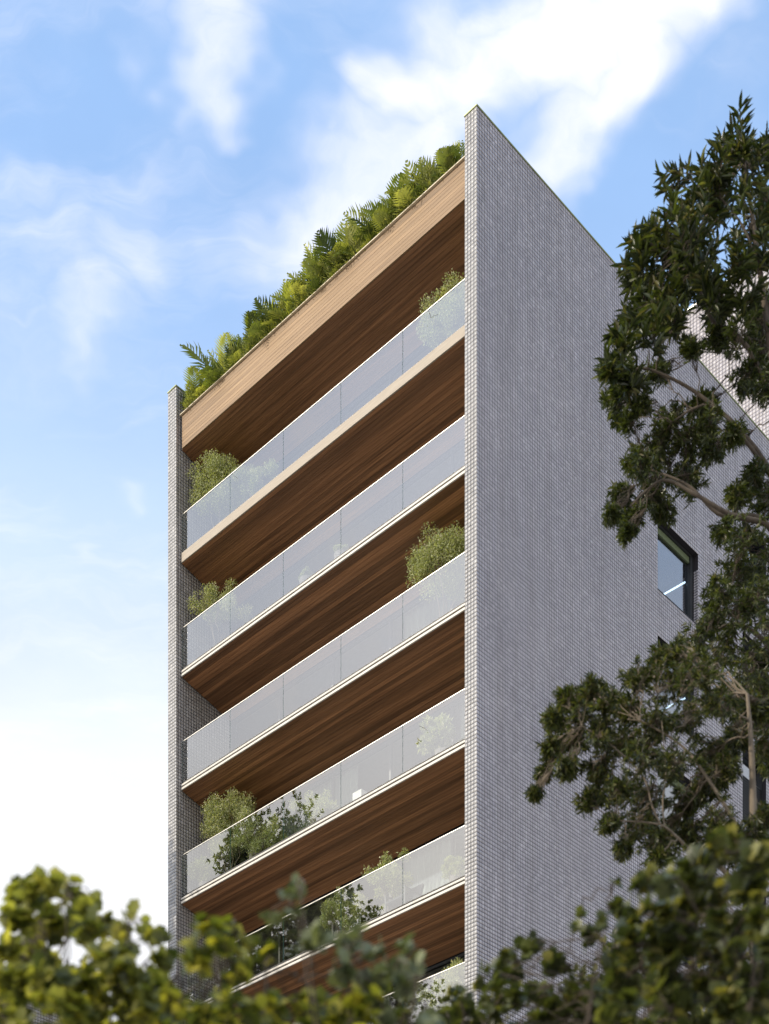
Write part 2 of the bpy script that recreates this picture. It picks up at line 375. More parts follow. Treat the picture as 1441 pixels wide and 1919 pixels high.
B = empty('apartment_building', (2.124, 35.0, 0), math.atan2(-AX.y, -AX.x))
tag(B, 'tall apartment building with timber balconies, glass balustrades and a grey tiled side wall', 'building')
TOPZ = CAMZ + 36.03
X1, X2, X3 = -.3752, -11.03, -11.405       # inner face of the right fin, inner and outer face of the left fin
Z0 = TOPZ - 256 * PT                       # real tiles from here up
WINS = [(79, 100, 57 + 34 * k, 78 + 34 * k) for k in range(-1, 6)]
LOUV = [(125, 139, 101 + 34 * k, 125 + 34 * k) for k in range(-2, 5)]
HOLES = [h_ for h_ in WINS + LOUV if h_[2] > 40 or h_ in LOUV]
WINS = [w for w in WINS if w[2] > 40]
HOLES = WINS + LOUV
NB_COL = 319
def hole_mask(I, J):
    k = np.zeros(len(I), bool); r = 255 - J
    for c0, c1, r0, r1 in HOLES: k |= (I >= c0) & (I < c1) & (r >= r0) & (r < r1)
    return k
# side wall: backing with the window openings cut out, cell by cell
def wall_with_holes(name, holes_m, b0, b1, z0, z1, x0, x1, m, parent):
    ys = sorted({b0, b1, *[v for h_ in holes_m for v in h_[:2]]}); zs = sorted({z0, z1, *[v for h_ in holes_m for v in h_[2:]]})
    bb = MB()
    for i in range(len(ys) - 1):
        for j in range(len(zs) - 1):
            yc, zc = (ys[i] + ys[i + 1]) / 2, (zs[j] + zs[j + 1]) / 2
            if not any(h_[0] < yc < h_[1] and h_[2] < zc < h_[3] for h_ in holes_m):
                bb.box(x0, x1, ys[i], ys[i + 1], zs[j], zs[j + 1])
    return bb.build(name, m, parent)
hm = [(c0 * PT, c1 * PT, TOPZ - r1 * PT, TOPZ - r0 * PT) for c0, c1, r0, r1 in HOLES]
sidew = wall_with_holes('side_wall', [h_ for h_ in hm], .008, 30, 0, TOPZ, X1 + .008, -.008, GROUT, B)
tile_field('tile_cladding', (-.008, 0, Z0), (0, 1, 0), (0, 0, 1), (1, 0, 0), NB_COL, 256, sidew, mask=hole_mask)
tile_field('tile_cladding', (X1, .008, Z0), (1, 0, 0), (0, 0, 1), (0, -1, 0), 4, 256, sidew, m=TILE_F, g=.0055)
tile_field('tile_cladding', (X1 + .008, 0.0, Z0), (0, 1, 0), (0, 0, 1), (-1, 0, 0), 21, 256, sidew, m=TILE_IN)
leftw = MB().box(X3 + .008, X2 - .008, .008, 30, 0, TOPZ).build('left_wall', GROUT, B)
tile_field('tile_cladding', (X3, .008, Z0), (1, 0, 0), (0, 0, 1), (0, -1, 0), 4, 256, leftw, m=TILE_F, g=.0055)
tile_field('tile_cladding', (X2 - .008, 0, Z0), (0, 1, 0), (0, 0, 1), (1, 0, 0), 24, 256, leftw, m=TILE_IN)
MB().box(X1 - .012, .012, -.012, 30, TOPZ, TOPZ + .035).build('coping', CAP, B, .004)
MB().box(X3 - .012, X2 + .012, -.012, 30, TOPZ, TOPZ + .035).build('coping', CAP, B, .004)

# ------------------------------------------------------------------ balconies
SL = .25                                     # soffits fall towards the rooms
def zb(k): return CAMZ + 31.135 - 3.19 * (6 - k)      # underside of the front edge of balcony k
XI0, XI1 = X2 + .02, X1 - .004
BACK = 2.0
def soffit(z, y0, parent, drop0=0):
    w = .0985; n = int((BACK - y0) / w)
    ca, sa = math.cos(math.atan(SL)), math.sin(math.atan(SL))
    me = None
    for i in range(n):
        yy = y0 + i * w
        if me is None:
            bb = MB(); t = .018
            prof = [(.003, 0), (w - .003, -SL * (w - .006)), (w - .003, -SL * (w - .006) + t), (.003, t)]
            bb.extr_x([(a, b_ - 0) for a, b_ in prof], XI0 + .004, XI1 - .002)
            me = bb.mesh('board', WOODS)
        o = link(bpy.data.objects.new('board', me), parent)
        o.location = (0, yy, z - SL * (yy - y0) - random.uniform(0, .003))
    # dark carcass behind the board joints
gp = None
J = [-.381, -2.524, -4.662, -6.812, -8.948, -11.03]
for k in range(0, 7):
    z = zb(k); top = z + (.26 if k == 6 else .20)
    bb = MB()
    bb.extr_x([(.19, z + .022), (BACK, z + .022 - SL * (BACK - .19)), (8, z + .022 - SL * (BACK - .19)), (8, top), (.19, top)], XI0, XI1)
    s = bb.build('balcony_slab', DARKGAP if k < 6 else DARKGAP, B)
    soffit(z, .19, s)
    if k == 6:
        MB().box(XI0, XI1, .15, .188, z, z + .262).build('fascia', BEIGE, s, .003)
    else:
        MB().box(XI0, XI1, .15, .188, z, z + .062).build('fascia', WHITE, s, .003)
        MB().box(XI0, XI1, .153, .188, z + .106, z + .158).build('fascia', WHITE, s, .003)
        MB().box(XI0, XI1, .19, .225, z + .202, z + .222).build('glazing_channel', BRONZE, s)
    MB().box(XI0, XI1, .24, BACK, top + .001, top + .012).build('balcony_floor', CONC, s)
    bal = MB().box(XI0, XI1, .196, .228, z + 1.372, z + 1.39).build('handrail', ALU, B, .002)
    for i in range(5):
        gpn = MB().box(J[i + 1] + .006, J[i] - .006, .206, .218, top + .015, z + 1.371)
        gp_ = gpn.build('glass_pane', GLASS, bal); gp_.data.materials.append(CLEAR); gp_.data.materials.append(EDGE)
        for pl in gp_.data.polygons: pl.material_index = 0 if pl.normal.y < -.5 else (1 if pl.normal.y > .5 else 2)
    # room behind: window wall, curtains, plain rear partition
    cz = z + 3.19 - SL * (BACK - .19) + .0      # ceiling level of this storey at the window
    fl = top + .013
    fr = MB()
    for x in [XI1 - .06] + [j for j in J[1:5]] + [XI0 + .06]: fr.box(x - .03, x + .03, BACK, BACK + .08, fl, cz - .002)
    fr.box(XI0, XI1, BACK - .004, BACK + .084, fl, fl + .06); fr.box(XI0, XI1, BACK - .004, BACK + .084, cz - .07, cz - .003)
    fo = fr.build('window_frame', BRONZE, B)
    for i in range(5): MB().box(J[i + 1] + .04, J[i] - .04, BACK + .03, BACK + .042, fl + .06, cz - .07).build('window_pane', GLASSD, fo)
    MB().box(XI0, XI1, 6.0, 6.1, fl, cz + .02).build('partition_wall', PLASTER, B)
    MB().box(XI0, XI1, BACK + .1, 5.99, cz - .002, cz + .012).build('room_ceiling', PLASTER, B)
    def curtain(x0, x1):
        n = int((x1 - x0) / .02); vv = []; ff = []
        for i in range(n + 1):
            x = x0 + (x1 - x0) * i / n; y = BACK + .2 + .045 * math.sin(i * .72 + math.sin(i * .13) * 2)
            for yy in (y, y + .004): vv += [(x, yy, fl + .01), (x, yy, cz - .02)]
        for i in range(n):
            a = i * 4; b_ = a + 4
            ff += [(a, b_, b_ + 1, a + 1), (a + 3, b_ + 3, b_ + 2, a + 2), (a + 1, b_ + 1, b_ + 3, a + 3), (a, a + 2, b_ + 2, b_)]
        me = bpy.data.meshes.new('curtain'); me.from_pydata(vv, [], ff); me.materials.append(CURT); me.update()
        link(bpy.data.objects.new('curtain', me), fo)
        
    for (x0, x1) in {0: [(-4, -1)], 1: [(-6, -4.9)], 2: [(-4.3, -2.6), (-6.9, -5.9)], 3: [(-9.5, -6), (-2.4, -.8)], 4: [(-2.4, -.8), (-4.3, -2.7)], 5: [(-2.0, -.8)], 6: [(-10.8, -9)]}[k]:
        curtain(x0, x1)

# parapet and roof planter
ZP0, ZP1 = CAMZ + 34.325, CAMZ + 35.27
bb = MB(); bb.extr_x([(.19, ZP0 + .022), (BACK, ZP0 + .022 - SL * (BACK - .19)), (3.2, ZP0 + .022 - SL * (BACK - .19)), (3.2, ZP1 - .35), (.9, ZP1 - .35), (.9, ZP1 - .06), (.19, ZP1 - .06)], XI0 + .06, XI1)
par = bb.build('roof_parapet', DARKGAP, B)
soffit(ZP0, .19, par)
nb_ = 10; hb = (ZP1 - ZP0 - .03) / nb_
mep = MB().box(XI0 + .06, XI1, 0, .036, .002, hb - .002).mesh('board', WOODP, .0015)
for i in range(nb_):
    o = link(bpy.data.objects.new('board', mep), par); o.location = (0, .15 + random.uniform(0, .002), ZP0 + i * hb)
MB().box(XI0 - .008, XI1, .10, .24, ZP1 - .028, ZP1).build('parapet_cap', CAPL, B, .003)
MB().box(XI0 + .06, XI1, .30, .88, ZP1 - .055, ZP1 - .02).build('planter_soil', SOIL, par)
MB().box(XI0, XI1, 3.21, 29.9, ZP1 - .65, ZP1 - .36).build('roof', CONC, B)
# rear tower standing above the roof
tw = MB().box(-9.5, -.008, 16.0, 29.8, ZP1 - .3, CAMZ + 44.4).build('rear_tower', GROUT, B)
tile_field('tile_cladding', (-9.49, 16.0, CAMZ + 44.4 - 96 * .12), (1, 0, 0), (0, 0, 1), (0, -1, 0), 79, 96, tw, pitch=.12, g=.005)
tile_field('tile_cladding', (-.008, 16.0, ZP1 - .3), (0, 1, 0), (0, 0, 1), (1, 0, 0), 115, 78, tw, pitch=.12, g=.005)
MB().box(-9.56, .05, 15.93, 30, CAMZ + 44.402, CAMZ + 44.46).build('tower_coping', ALU, B)

# ------------------------------------------------------------------ windows and louvres in the side wall
for (y0, y1, z0, z1) in hm[:len(WINS)]:
    f_ = MB(); d0, d1 = -.30, -.155
    f_.box(d0, d1, y1 - .14, y1 - .001, z0 + .001, z1 - .001); f_.box(d0, d1, y0 + .001, y0 + .05, z0 + .001, z1 - .001)
    f_.box(d0, d1, y0 + .05, y1 - .14, z0 + .001, z0 + .04); f_.box(d0, d1, y0 + .05, y1 - .14, z1 - .06, z1 - .001)
    fo = f_.build('window_frame', BRONZE, B)
    MB().box(-.15, .006, y0 + .002, y1 - .002, z0 + .001, z0 + .016).build('sill', BRONZE, fo, .003)
    MB().box(-.262, -.25, y0 + .05, y1 - .14, z0 + .04, z1 - .06).build('window_pane', GLASSW, fo)
    MB().box(-.248, -.2, y0 + .052, y1 - .142, z1 - .22, z1 - .062).build('blind_box', OLIVE, fo)
    tile_field('reveal_tile', (-.15, y1 + .001, z0), (1, 0, 0), (0, 0, 1), (0, -1, 0), 2, int(round((z1 - z0) / PT)), fo, pitch=.0715 if False else .0738)
    lamp = MB().box(-1.25, -.30, y1 - .20, y1 - .17, z0 + 1.24, z0 + 1.275).build('tube_lamp', mat('lit_tube', (.9, .9, .9), .4), fo)
    bs = lamp.data.materials[0].node_tree.nodes['Principled BSDF']; bs.inputs['Emission Color'].default_value = (.85, .95, 1, 1); bs.inputs['Emission Strength'].default_value = 4.0
    MB().box(-4.0, -3.9, y0 - 1, y1 + 1, z0 - .5, z1 + .4).build('room_wall', PLASTER, B)
for (y0, y1, z0, z1) in hm[len(WINS):]:
    f_ = MB(); f_.box(-.30, -.12, y0 + .001, y0 + .04, z0 + .001, z1 - .001); f_.box(-.30, -.12, y1 - .04, y1 - .001, z0 + .001, z1 - .001)
    f_.box(-.30, -.12, y0 + .04, y1 - .04, z1 - .05, z1 - .001); f_.box(-.30, -.12, y0 + .04, y1 - .04, z0 + .001, z0 + .04)
    fo = f_.build('louvre_frame', BRONZE, B)
    MB().box(-.28, -.27, y0 + .04, y1 - .04, z0 + .04, z1 - .05).build('window_pane', GLASSW, fo)
    sm = MB(); sm.v = []; 
    ns = 20
    sl_ = MB(); sl_.box(-.21, -.125, y0 + .04, y1 - .04, 0, .022); me = sl_.mesh('slat', BRONZE)
    for i in range(ns):
        o = link(bpy.data.objects.new('slat', me), fo); o.location = (0, 0, z0 + .07 + i * .072)

# ------------------------------------------------------------------ neighbour's tiled wall far down on the left
nbp = at(0, 1848, 58)
NH = empty('neighbour_house', (nbp[0], nbp[1], 0), math.atan2(-AX.y, -AX.x))
tag(NH, 'low tiled house wall glimpsed through leaves at the bottom left corner', 'house')
hw = MB().box(-14, -.008, -3, 14, 0, nbp[2]).build('house_wall', GROUT, NH)
tile_field('tile_cladding', (-.008, -2.99, nbp[2] - 60 * .13), (0, 1, 0), (0, 0, 1), (1, 0, 0), 130, 60, hw, pitch=.13, m=tile_mat('sunlit_tone_tile', (.52, .46, .38), (.68, .62, .52)))  # warm cream tone paints sunlight on a face turned from the sun
MB().box(-14.1, .05, -3.1, 14.1, nbp[2], nbp[2] + .06).build('house_coping', BRONZE, NH)

# ------------------------------------------------------------------ leaves
def norm(v): return v / np.maximum(np.linalg.norm(v, axis=-1, keepdims=True), 1e-9)
T_DIA = (np.array([(0, 0, 0), (.5, .42, .10), (0, 1, -.12), (-.5, .42, .10)]), [(0, 1, 2), (0, 2, 3)])
T_LAN = (np.array([(0, 0, 0), (.42, .28, .06), (.40, .62, .03), (0, 1, -.14), (-.40, .62, .03), (-.42, .28, .06)]), [(0, 1, 2, 3), (0, 3, 4, 5)])
T_LOB = (np.array([(0, 0, 0), (.34, .02, .05), (.52, .26, .09), (.40, .44, .05), (.50, .66, .02), (.24, .80, -.04), (0, 1, -.16),
                   (-.24, .80, -.04), (-.50, .66, .02), (-.40, .44, .05), (-.52, .26, .09), (-.34, .02, .05), (0, .5, -.02)]),
         [(0, 1, 2, 3), (0, 3, 12), (12, 3, 4, 5), (12, 5, 6), (0, 12, 9), (0, 9, 10, 11), (12, 7, 8, 9), (12, 6, 7)])
def frames(Yd, Nn):
    Y = norm(Yd); X = norm(np.cross(Y, Nn)); Z = np.cross(X, Y); return X, Y, Z
def leaf_mesh(name, P, Yd, Nn, Ln, Wd, tpl, m, tint=None):
    V0, Fs = tpl; X, Y, Z = frames(Yd, Nn); n = len(P)
    V = P[:, None] + V0[None, :, 0, None] * Wd[:, None, None] * X[:, None] + V0[None, :, 1, None] * Ln[:, None, None] * Y[:, None] + V0[None, :, 2, None] * Ln[:, None, None] * Z[:, None]
    flat = np.concatenate([np.array(f_) for f_ in Fs]); sz = np.array([len(f_) for f_ in Fs])
    FF = (np.arange(n) * len(V0))[:, None] + flat[None]
    if tint is None: tint = R.random(n)
    return mesh_np(name, V.reshape(-1, 3), FF.ravel(), np.tile(sz, n), [m], attr=np.repeat(tint, len(V0)))
def put_leaves(parent, P, Yd, Nn, Ln, Wd, tpl, m, tint=None, single=0, name='leaf', local=False):
    """the leaves that show largest become single objects, the rest one mass"""
    org = np.array(parent.location) if not local else np.zeros(3)
    if tint is None: tint = R.random(len(P))
    P = P - org
    if single:
        me = leaf_mesh(name, np.zeros((1, 3)), np.array([[0., 1, 0]]), np.array([[0., 0, 1]]), np.ones(1), np.ones(1), tpl, m, np.zeros(1))
        Pw = P + org; px = CX + F * Pw[:, 0] / Pw[:, 1]; py = HY - F * (Pw[:, 2] - CAMZ) / Pw[:, 1]
        inv = (px > -20) & (px < 1461) & (py > -20) & (py < 1919) ; score = np.where(inv, Ln / Pw[:, 1], -1)
        order = np.argsort(-score); sel = order[:single]; rest = order[single:]
        X, Y, Z = frames(Yd, Nn)
        for i in sel:
            o = bpy.data.objects.new(name, me)
            mt = np.eye(4); mt[:3, 0] = X[i] * Wd[i]; mt[:3, 1] = Y[i] * Ln[i]; mt[:3, 2] = Z[i] * Ln[i]; mt[:3, 3] = P[i]
            o.parent = parent; o.matrix_local = Matrix(mt.tolist()); COL.objects.link(o)
        P, Yd, Nn, Ln, Wd, tint = P[rest], Yd[rest], Nn[rest], Ln[rest], Wd[rest], tint[rest]
    if len(P):
        o = link(bpy.data.objects.new('crown', leaf_mesh('crown', P, Yd, Nn, Ln, Wd, tpl, m, tint)), parent); tag(o, kind='stuff'); return o
def rdir(n):
    return norm(R.normal(size=(n, 3)))
def tube(paths, name, m, parent, sides=6, org=None):
    """paths: list of (points, radii); one smooth tapering tube each"""
    V = []; FF = []; base = 0
    for pts, rr in paths:
        pts = np.asarray(pts, float); 
        if org is not None: pts = pts - org
        n = len(pts); tg = norm(np.gradient(pts, axis=0))
        ref = np.array([0.13, .97, .2]); 
        A = norm(np.cross(tg, ref)); Bv = np.cross(tg, A)
        ang = np.arange(sides) * 2 * math.pi / sides
        ring = pts[:, None] + np.asarray(rr)[:, None, None] * (np.cos(ang)[None, :, None] * A[:, None] + np.sin(ang)[None, :, None] * Bv[:, None])
        V.append(ring.reshape(-1, 3))
        i, j = np.meshgrid(np.arange(n - 1), np.arange(sides), indexing='ij'); j2 = (j + 1) % sides
        FF.append((base + np.stack([i * sides + j, i * sides + j2, (i + 1) * sides + j2, (i + 1) * sides + j], -1)).reshape(-1, 4)); base += n * sides
    FF = np.concatenate(FF); me = mesh_np(name, np.concatenate(V), FF.ravel(), np.full(len(FF), 4), [m], smoothf=True)
    return link(bpy.data.objects.new(name, me), parent)
def curve(p0, p1, sag=.1, n=7, wig=.03):
    p0, p1 = np.asarray(p0, float), np.asarray(p1, float); t = np.linspace(0, 1, n)[:, None]; d = np.linalg.norm(p1 - p0)
    w = R.normal(0, wig * d, (n, 3)); w[0] = w[-1] = 0
    return p0 * (1 - t) + p1 * t + np.array([0, 0, 1]) * (-sag * d * 4 * t * (1 - t)) + w
def nearest(P, q): i = np.argmin(np.linalg.norm(P - q, axis=1)); return i
def spline(pts, n=24):
    pts = np.asarray(pts, float); k = len(pts); out = []
    t = np.linspace(0, k - 1, n)
    for u in t:
        i = min(int(u), k - 2); s = u - i
        p = [pts[max(i - 1, 0)], pts[i], pts[i + 1], pts[min(i + 2, k - 1)]]
        out.append(.5 * ((2 * p[1]) + (-p[0] + p[2]) * s + (2 * p[0] - 5 * p[1] + 4 * p[2] - p[3]) * s * s + (-p[0] + 3 * p[1] - 3 * p[2] + p[3]) * s ** 3))
    return np.array(out)

def cluster_tree(name, label, cat, base, limbs, clusters, leafL, leafW, tpl, m, bark, tufts=16, per=9, single=0, lk=.6, rref=None, zs=1.0, spread=(.5, 1.1), group=None, up=.25, lift=0):
    """limbs: list of (points, r0, r1); clusters: list of (centre, radius). Twigs run from the limbs to every cluster, tufts of leaves end them."""
    t = empty(name, base); tag(t, label, cat, group); org = np.array(base, float)
    paths = []; LP = []; LR = []
    for pts, r0, r1 in limbs:
        s = spline(pts, 26); rr = np.linspace(r0 * lk, r1 * lk, 26); paths.append((s, rr)); LP.append(s[4:]); LR.append(rr[4:])
    tube(paths, 'trunk', bark, t, 9, org)
    LP = np.concatenate(LP); LR = np.concatenate(LR)
    tw = []; P = []; Y = []; Nn = []; Ls = []; Ws = []; Ti = []
    for c, r in clusters:
        c = np.asarray(c, float); i = nearest(LP, c)
        # a limb reaches the cluster
        cp = curve(LP[i], c, -.04, 8, .035); tw.append((cp, np.linspace(min(LR[i] * .6, .004 + r * .022), .003 + r * .003, 8)))
        k = max(1, int(tufts * R.uniform(.8, 1.2) * (1 if rref is None else min(1.3, (r / rref) ** 1.6))))
        d = rdir(k) * np.array([1, zs, .85]); d[:, 2] += up * .5; rr_ = r * R.uniform(.35, 1.05, k)
        e = c + d * rr_[:, None]
        ctint = R.uniform(-.12, .12)
        for j in range(k):
            st = cp[R.integers(4, 8)]
            tw.append((curve(st, e[j], -.05, 4, .05), np.linspace(.0025 + r * .004, .0012, 4)))
            kk = max(4, int(per * R.uniform(.7, 1.3)))
            ax = norm((e[j] - st) + np.array([0, 0, up * r]))
            sd = rdir(kk); sd = sd - (sd @ ax)[:, None] * ax; sd = norm(sd)
            ydir = norm(ax * R.uniform(*spread, kk)[:, None] + sd * R.uniform(.5, 1.2, kk)[:, None] + np.array([0, 0, -.25 * (1 - up)]))
            pos = e[j] - ax * R.uniform(0, leafL * .9, kk)[:, None]
            P.append(pos); Y.append(ydir); Nn.append(norm(ax + .5 * rdir(kk) + np.array([0, 0, .4]))); ll = leafL * R.uniform(.6, 1.2, kk); Ls.append(ll); Ws.append(ll * leafW * R.uniform(.8, 1.2, kk))
            Ti.append(np.clip(R.beta(2, 2.2, kk) + ctint, 0, .999))
    tube(tw, 'branches', bark, t, 5, org)
    put_leaves(t, np.concatenate(P), np.concatenate(Y), np.concatenate(Nn), np.concatenate(Ls), np.concatenate(Ws), tpl, m, np.concatenate(Ti), single)
    return t
def CLS(lst, Z, jz=.5, back=0):
    out = []
    for px, py, r in lst:
        z = Z + R.uniform(-jz, jz); out.append((at(px, py, z), r / F * z))
        for _ in range(back):
            z2 = Z + R.uniform(.3, 1.3) * max(jz, .4) * 1.6; out.append((at(px + R.normal(0, r * .3), py + R.normal(0, r * .3), z2), r / F * z2 * .8))
    return out

# ------------------------------------------------------------------ tall dark tree on the right
ZT = 15.0
topc = [(1383, 265, 42), (1350, 310, 40), (1400, 320, 50), (1325, 350, 42), (1290, 385, 42), (1345, 400, 50), (1400, 410, 50), (1437, 300, 45), (1440, 380, 50),
        (1250, 425, 42), (1215, 460, 38), (1290, 450, 52), (1340, 470, 48), (1205, 505, 30), (1245, 500, 44), (1290, 520, 44), (1385, 490, 40), (1432, 470, 40),
        (1205, 560, 34), (1245, 570, 38), (1330, 545, 34), (1190, 610, 36), (1225, 630, 40), (1170, 655, 40), (1265, 600, 30), (1145, 700, 26), (1185, 710, 30), (1350, 580, 30), (1400, 560, 34), (1300, 500, 40)]
midc = [(1390, 620, 46), (1430, 600, 44), (1425, 660, 46), (1345, 635, 26), (1400, 700, 36), (1440, 720, 40), (1300, 650, 22), (1150, 745, 24), (1175, 790, 26), (1230, 700, 26), (1200, 760, 22),
        (1260, 800, 36), (1230, 840, 44), (1290, 830, 40), (1330, 790, 34), (1200, 870, 36), (1250, 890, 46), (1215, 930, 38), (1160, 930, 24), (1145, 965, 18), (1185, 975, 26), (1175, 1000, 18), (1290, 900, 40), (1245, 960, 24), (1330, 850, 30), (1370, 820, 26), (1310, 760, 26),
        (1410, 900, 34), (1435, 940, 40), (1380, 930, 26), (1360, 990, 28), (1400, 1010, 44), (1435, 1050, 48), (1385, 1070, 44), (1355, 1110, 34), (1420, 1120, 50), (1335, 1160, 30), (1380, 1160, 48), (1432, 1190, 48), (1310, 1200, 36), (1355, 1230, 44), (1400, 1260, 46), (1425, 1300, 42), (1375, 1305, 40), (1435, 1360, 40), (1400, 1350, 34), (1440, 1230, 40), (1440, 1430, 26)]
limbsA = [([at(1560, 3578, ZT), at(1535, 2700, ZT), at(1500, 1900, ZT), at(1490, 1400, ZT), at(1480, 1000, ZT), at(1450, 700, ZT), at(1420, 480, ZT), at(1395, 300, ZT)], .17, .02),
          ([at(1485, 1040, ZT), at(1441, 985, ZT - .1), at(1370, 965, ZT - .2), at(1300, 925, ZT - .25), at(1240, 900, ZT - .2), at(1180, 950, ZT - .2)], .055, .012),
          ([at(1482, 1000, ZT), at(1440, 880, ZT + .1), at(1385, 805, ZT), at(1330, 755, ZT), at(1270, 715, ZT), at(1200, 690, ZT), at(1150, 720, ZT)], .05, .012),
          ([at(1470, 800, ZT), at(1400, 650, ZT), at(1335, 600, ZT), at(1310, 540, ZT), at(1270, 470, ZT)], .045, .012),
          ([at(1455, 640, ZT), at(1425, 520, ZT), at(1395, 430, ZT), at(1350, 370, ZT)], .035, .01),
          ([at(1490, 1300, ZT), at(1430, 1200, ZT), at(1370, 1170, ZT), at(1320, 1200, ZT)], .05, .015)]
bA = at(1560, 3589, ZT); bA[2] = 0
limbsA[0][0][0] = bA.copy()
cluster_tree('leaning_tree', 'tall dark tree reaching across the tiled side wall to the roofline, long pointed leaves', 'tree', tuple(bA),
             limbsA, CLS(topc, ZT, .5, 1), .150, .22, T_LAN, LEAF_SHADED, BARK, tufts=11, per=11, single=300, up=.55)
bA2 = at(1640, 3500, ZT + 1); bA2[2] = 0
limbsA2 = [([bA2, at(1600, 2400, ZT + .8), at(1520, 1500, ZT + .5), at(1490, 1150, ZT + .3), at(1470, 900, ZT + .2), at(1430, 640, ZT + .2)], .13, .02),
           ([at(1485, 1080, ZT + .3), at(1430, 975, ZT), at(1350, 965, ZT - .1), at(1290, 910, ZT - .1), at(1220, 880, ZT)], .05, .012),
           ([at(1480, 950, ZT + .3), at(1400, 830, ZT), at(1330, 760, ZT), at(1260, 790, ZT)], .04, .012),
           ([at(1490, 1250, ZT + .3), at(1420, 1150, ZT), at(1360, 1120, ZT)], .045, .012)]
cluster_tree('willow_leaved_tree', 'dark tree with narrow willow-like leaves hanging beside the side wall window', 'tree', tuple(bA2),
             limbsA2, CLS(midc, ZT, .45, 1), .076, .21, T_LAN, LEAF_SHADED, BARK, tufts=32, per=12, single=300, up=.1)

ZL = 12.5
lowc = [(1230, 1245, 26), (1265, 1225, 26), (1195, 1270, 34), (1250, 1285, 40), (1310, 1270, 46), (1110, 1285, 26), (1060, 1310, 24), (1085, 1340, 34), (1140, 1320, 34), (1180, 1330, 36), (1230, 1350, 40), (1290, 1350, 46), (1350, 1320, 46),
        (1040, 1345, 22), (1030, 1400, 22), (1070, 1395, 34), (1120, 1380, 34), (1165, 1400, 40), (1020, 1450, 16), (1060, 1440, 24), (1003, 1490, 12), (1120, 1440, 34), (1210, 1420, 44), (1270, 1430, 46), (1330, 1410, 46), (1380, 1390, 30),
        (1160, 1480, 38), (1100, 1500, 24), (1210, 1500, 44), (1270, 1510, 46), (1330, 1480, 40), (1140, 1545, 22), (1190, 1550, 34), (1170, 1590, 18), (1230, 1575, 40), (1290, 1570, 46), (1350, 1540, 44), (1400, 1570, 34), (1230, 1610, 22), (1420, 1330, 34), (1436, 1400, 30), (1440, 1530, 30), (1350, 1450, 40), (1375, 1600, 44), (1430, 1610, 44), (1300, 1620, 44)]
bL = at(1430, 3570, ZL); bL[2] = 0
limbsL = [([bL, at(1425, 2700, ZL), at(1415, 1900, ZL), at(1412, 1560, ZL), at(1408, 1400, ZL), at(1400, 1300, ZL)], .10, .02),
          ([at(1415, 1700, ZL), at(1350, 1625, ZL - .1), at(1300, 1600, ZL - .15), at(1270, 1570, ZL - .2), at(1235, 1545, ZL - .2), at(1160, 1538, ZL - .2)], .035, .008),
          ([at(1240, 1550, ZL - .2), at(1222, 1510, ZL - .2), at(1205, 1455, ZL - .2), at(1150, 1400, ZL - .1), at(1090, 1360, ZL - .1)], .014, .006),
          ([at(1245, 1552, ZL - .2), at(1242, 1500, ZL - .2), at(1248, 1450, ZL - .2), at(1240, 1350, ZL - .1)], .012, .005),
          ([at(1412, 1600, ZL), at(1340, 1480, ZL), at(1280, 1400, ZL), at(1200, 1350, ZL)], .03, .01)]
cluster_tree('young_tree', 'dark young tree with fine pointed leaves and a tan forked branch below the louvred windows', 'tree', tuple(bL),
             limbsL, CLS(lowc, ZL, .4, 1), .062, .22, T_LAN, LEAF_SHADED, BARKP, tufts=38, per=12, single=300, up=.1)

# ------------------------------------------------------------------ out-of-focus shrubs in front
def front_shrub(name, label, lst, Z, leafL, m, base_px, single=300, tufts=7, per=6, jz=.35, bark=BARK, tpl=T_LOB, wid=.95, group=None):
    cl = CLS([c for c in lst if c[1] < 1830], Z, jz, 0) + CLS([c for c in lst if c[1] >= 1830], Z, jz, 1); b0 = at(base_px, 3000, Z); b0[2] = 0
    top = min(lst, key=lambda c: c[1])
    fork = at(base_px, 2250, Z)
    limbs = [([b0, (b0 + fork) / 2 + np.array([.04, 0, 0]), fork], .045, .018)]
    for px, py, r in random.Random(3).sample(lst, min(6, len(lst))) + [top]:
        limbs.append(([fork, (fork + at(px, py, Z)) / 2 + np.array([0, 0, -.1]), at(px, py + r * .5, Z)], .011, .004))
    return cluster_tree(name, label, 'shrub', tuple(b0), limbs, cl, leafL, wid, tpl, m, bark, tufts=tufts, per=per, single=single, up=.5, group=group, rref=34 / F * Z)
def fill(x0, x1, ytop, ybot, step, r):
    out = []; y = ybot
    while y > 0:
        x = x0
        any_ = False
        while x <= x1:
            yt = ytop(x)
            if y > yt: out.append((x + random.uniform(-.3, .3) * step, y + random.uniform(-.3, .3) * step, r * random.uniform(.8, 1.2))); any_ = True
            x += step
        y -= step
        if y < 1500: break
    return out
Z1 = 5.2
la = [(20, 1680, 26), (50, 1675, 26), (75, 1668, 24), (105, 1655, 26), (125, 1645, 18), (135, 1690, 22), (155, 1700, 24), (30, 1730, 34), (85, 1730, 30), (5, 1790, 36), (60, 1790, 34), (120, 1745, 34), (160, 1740, 26), (178, 1690, 12),
      (200, 1730, 18), (222, 1745, 16), (245, 1715, 12), (262, 1728, 9), (235, 1780, 22), (180, 1790, 34), (290, 1755, 18), (312, 1760, 14), (305, 1800, 20), (240, 1830, 30)] \
    + fill(-30, 330, lambda x: 1790 + 30 * (x / 300), 2150, 52, 36)
front_shrub('broadleaf_shrub', 'blurred sunlit broadleaf shrub filling the bottom left corner, against the pale sky', la, Z1, .055, LEAF_FRONT, 120, tufts=8, per=6)
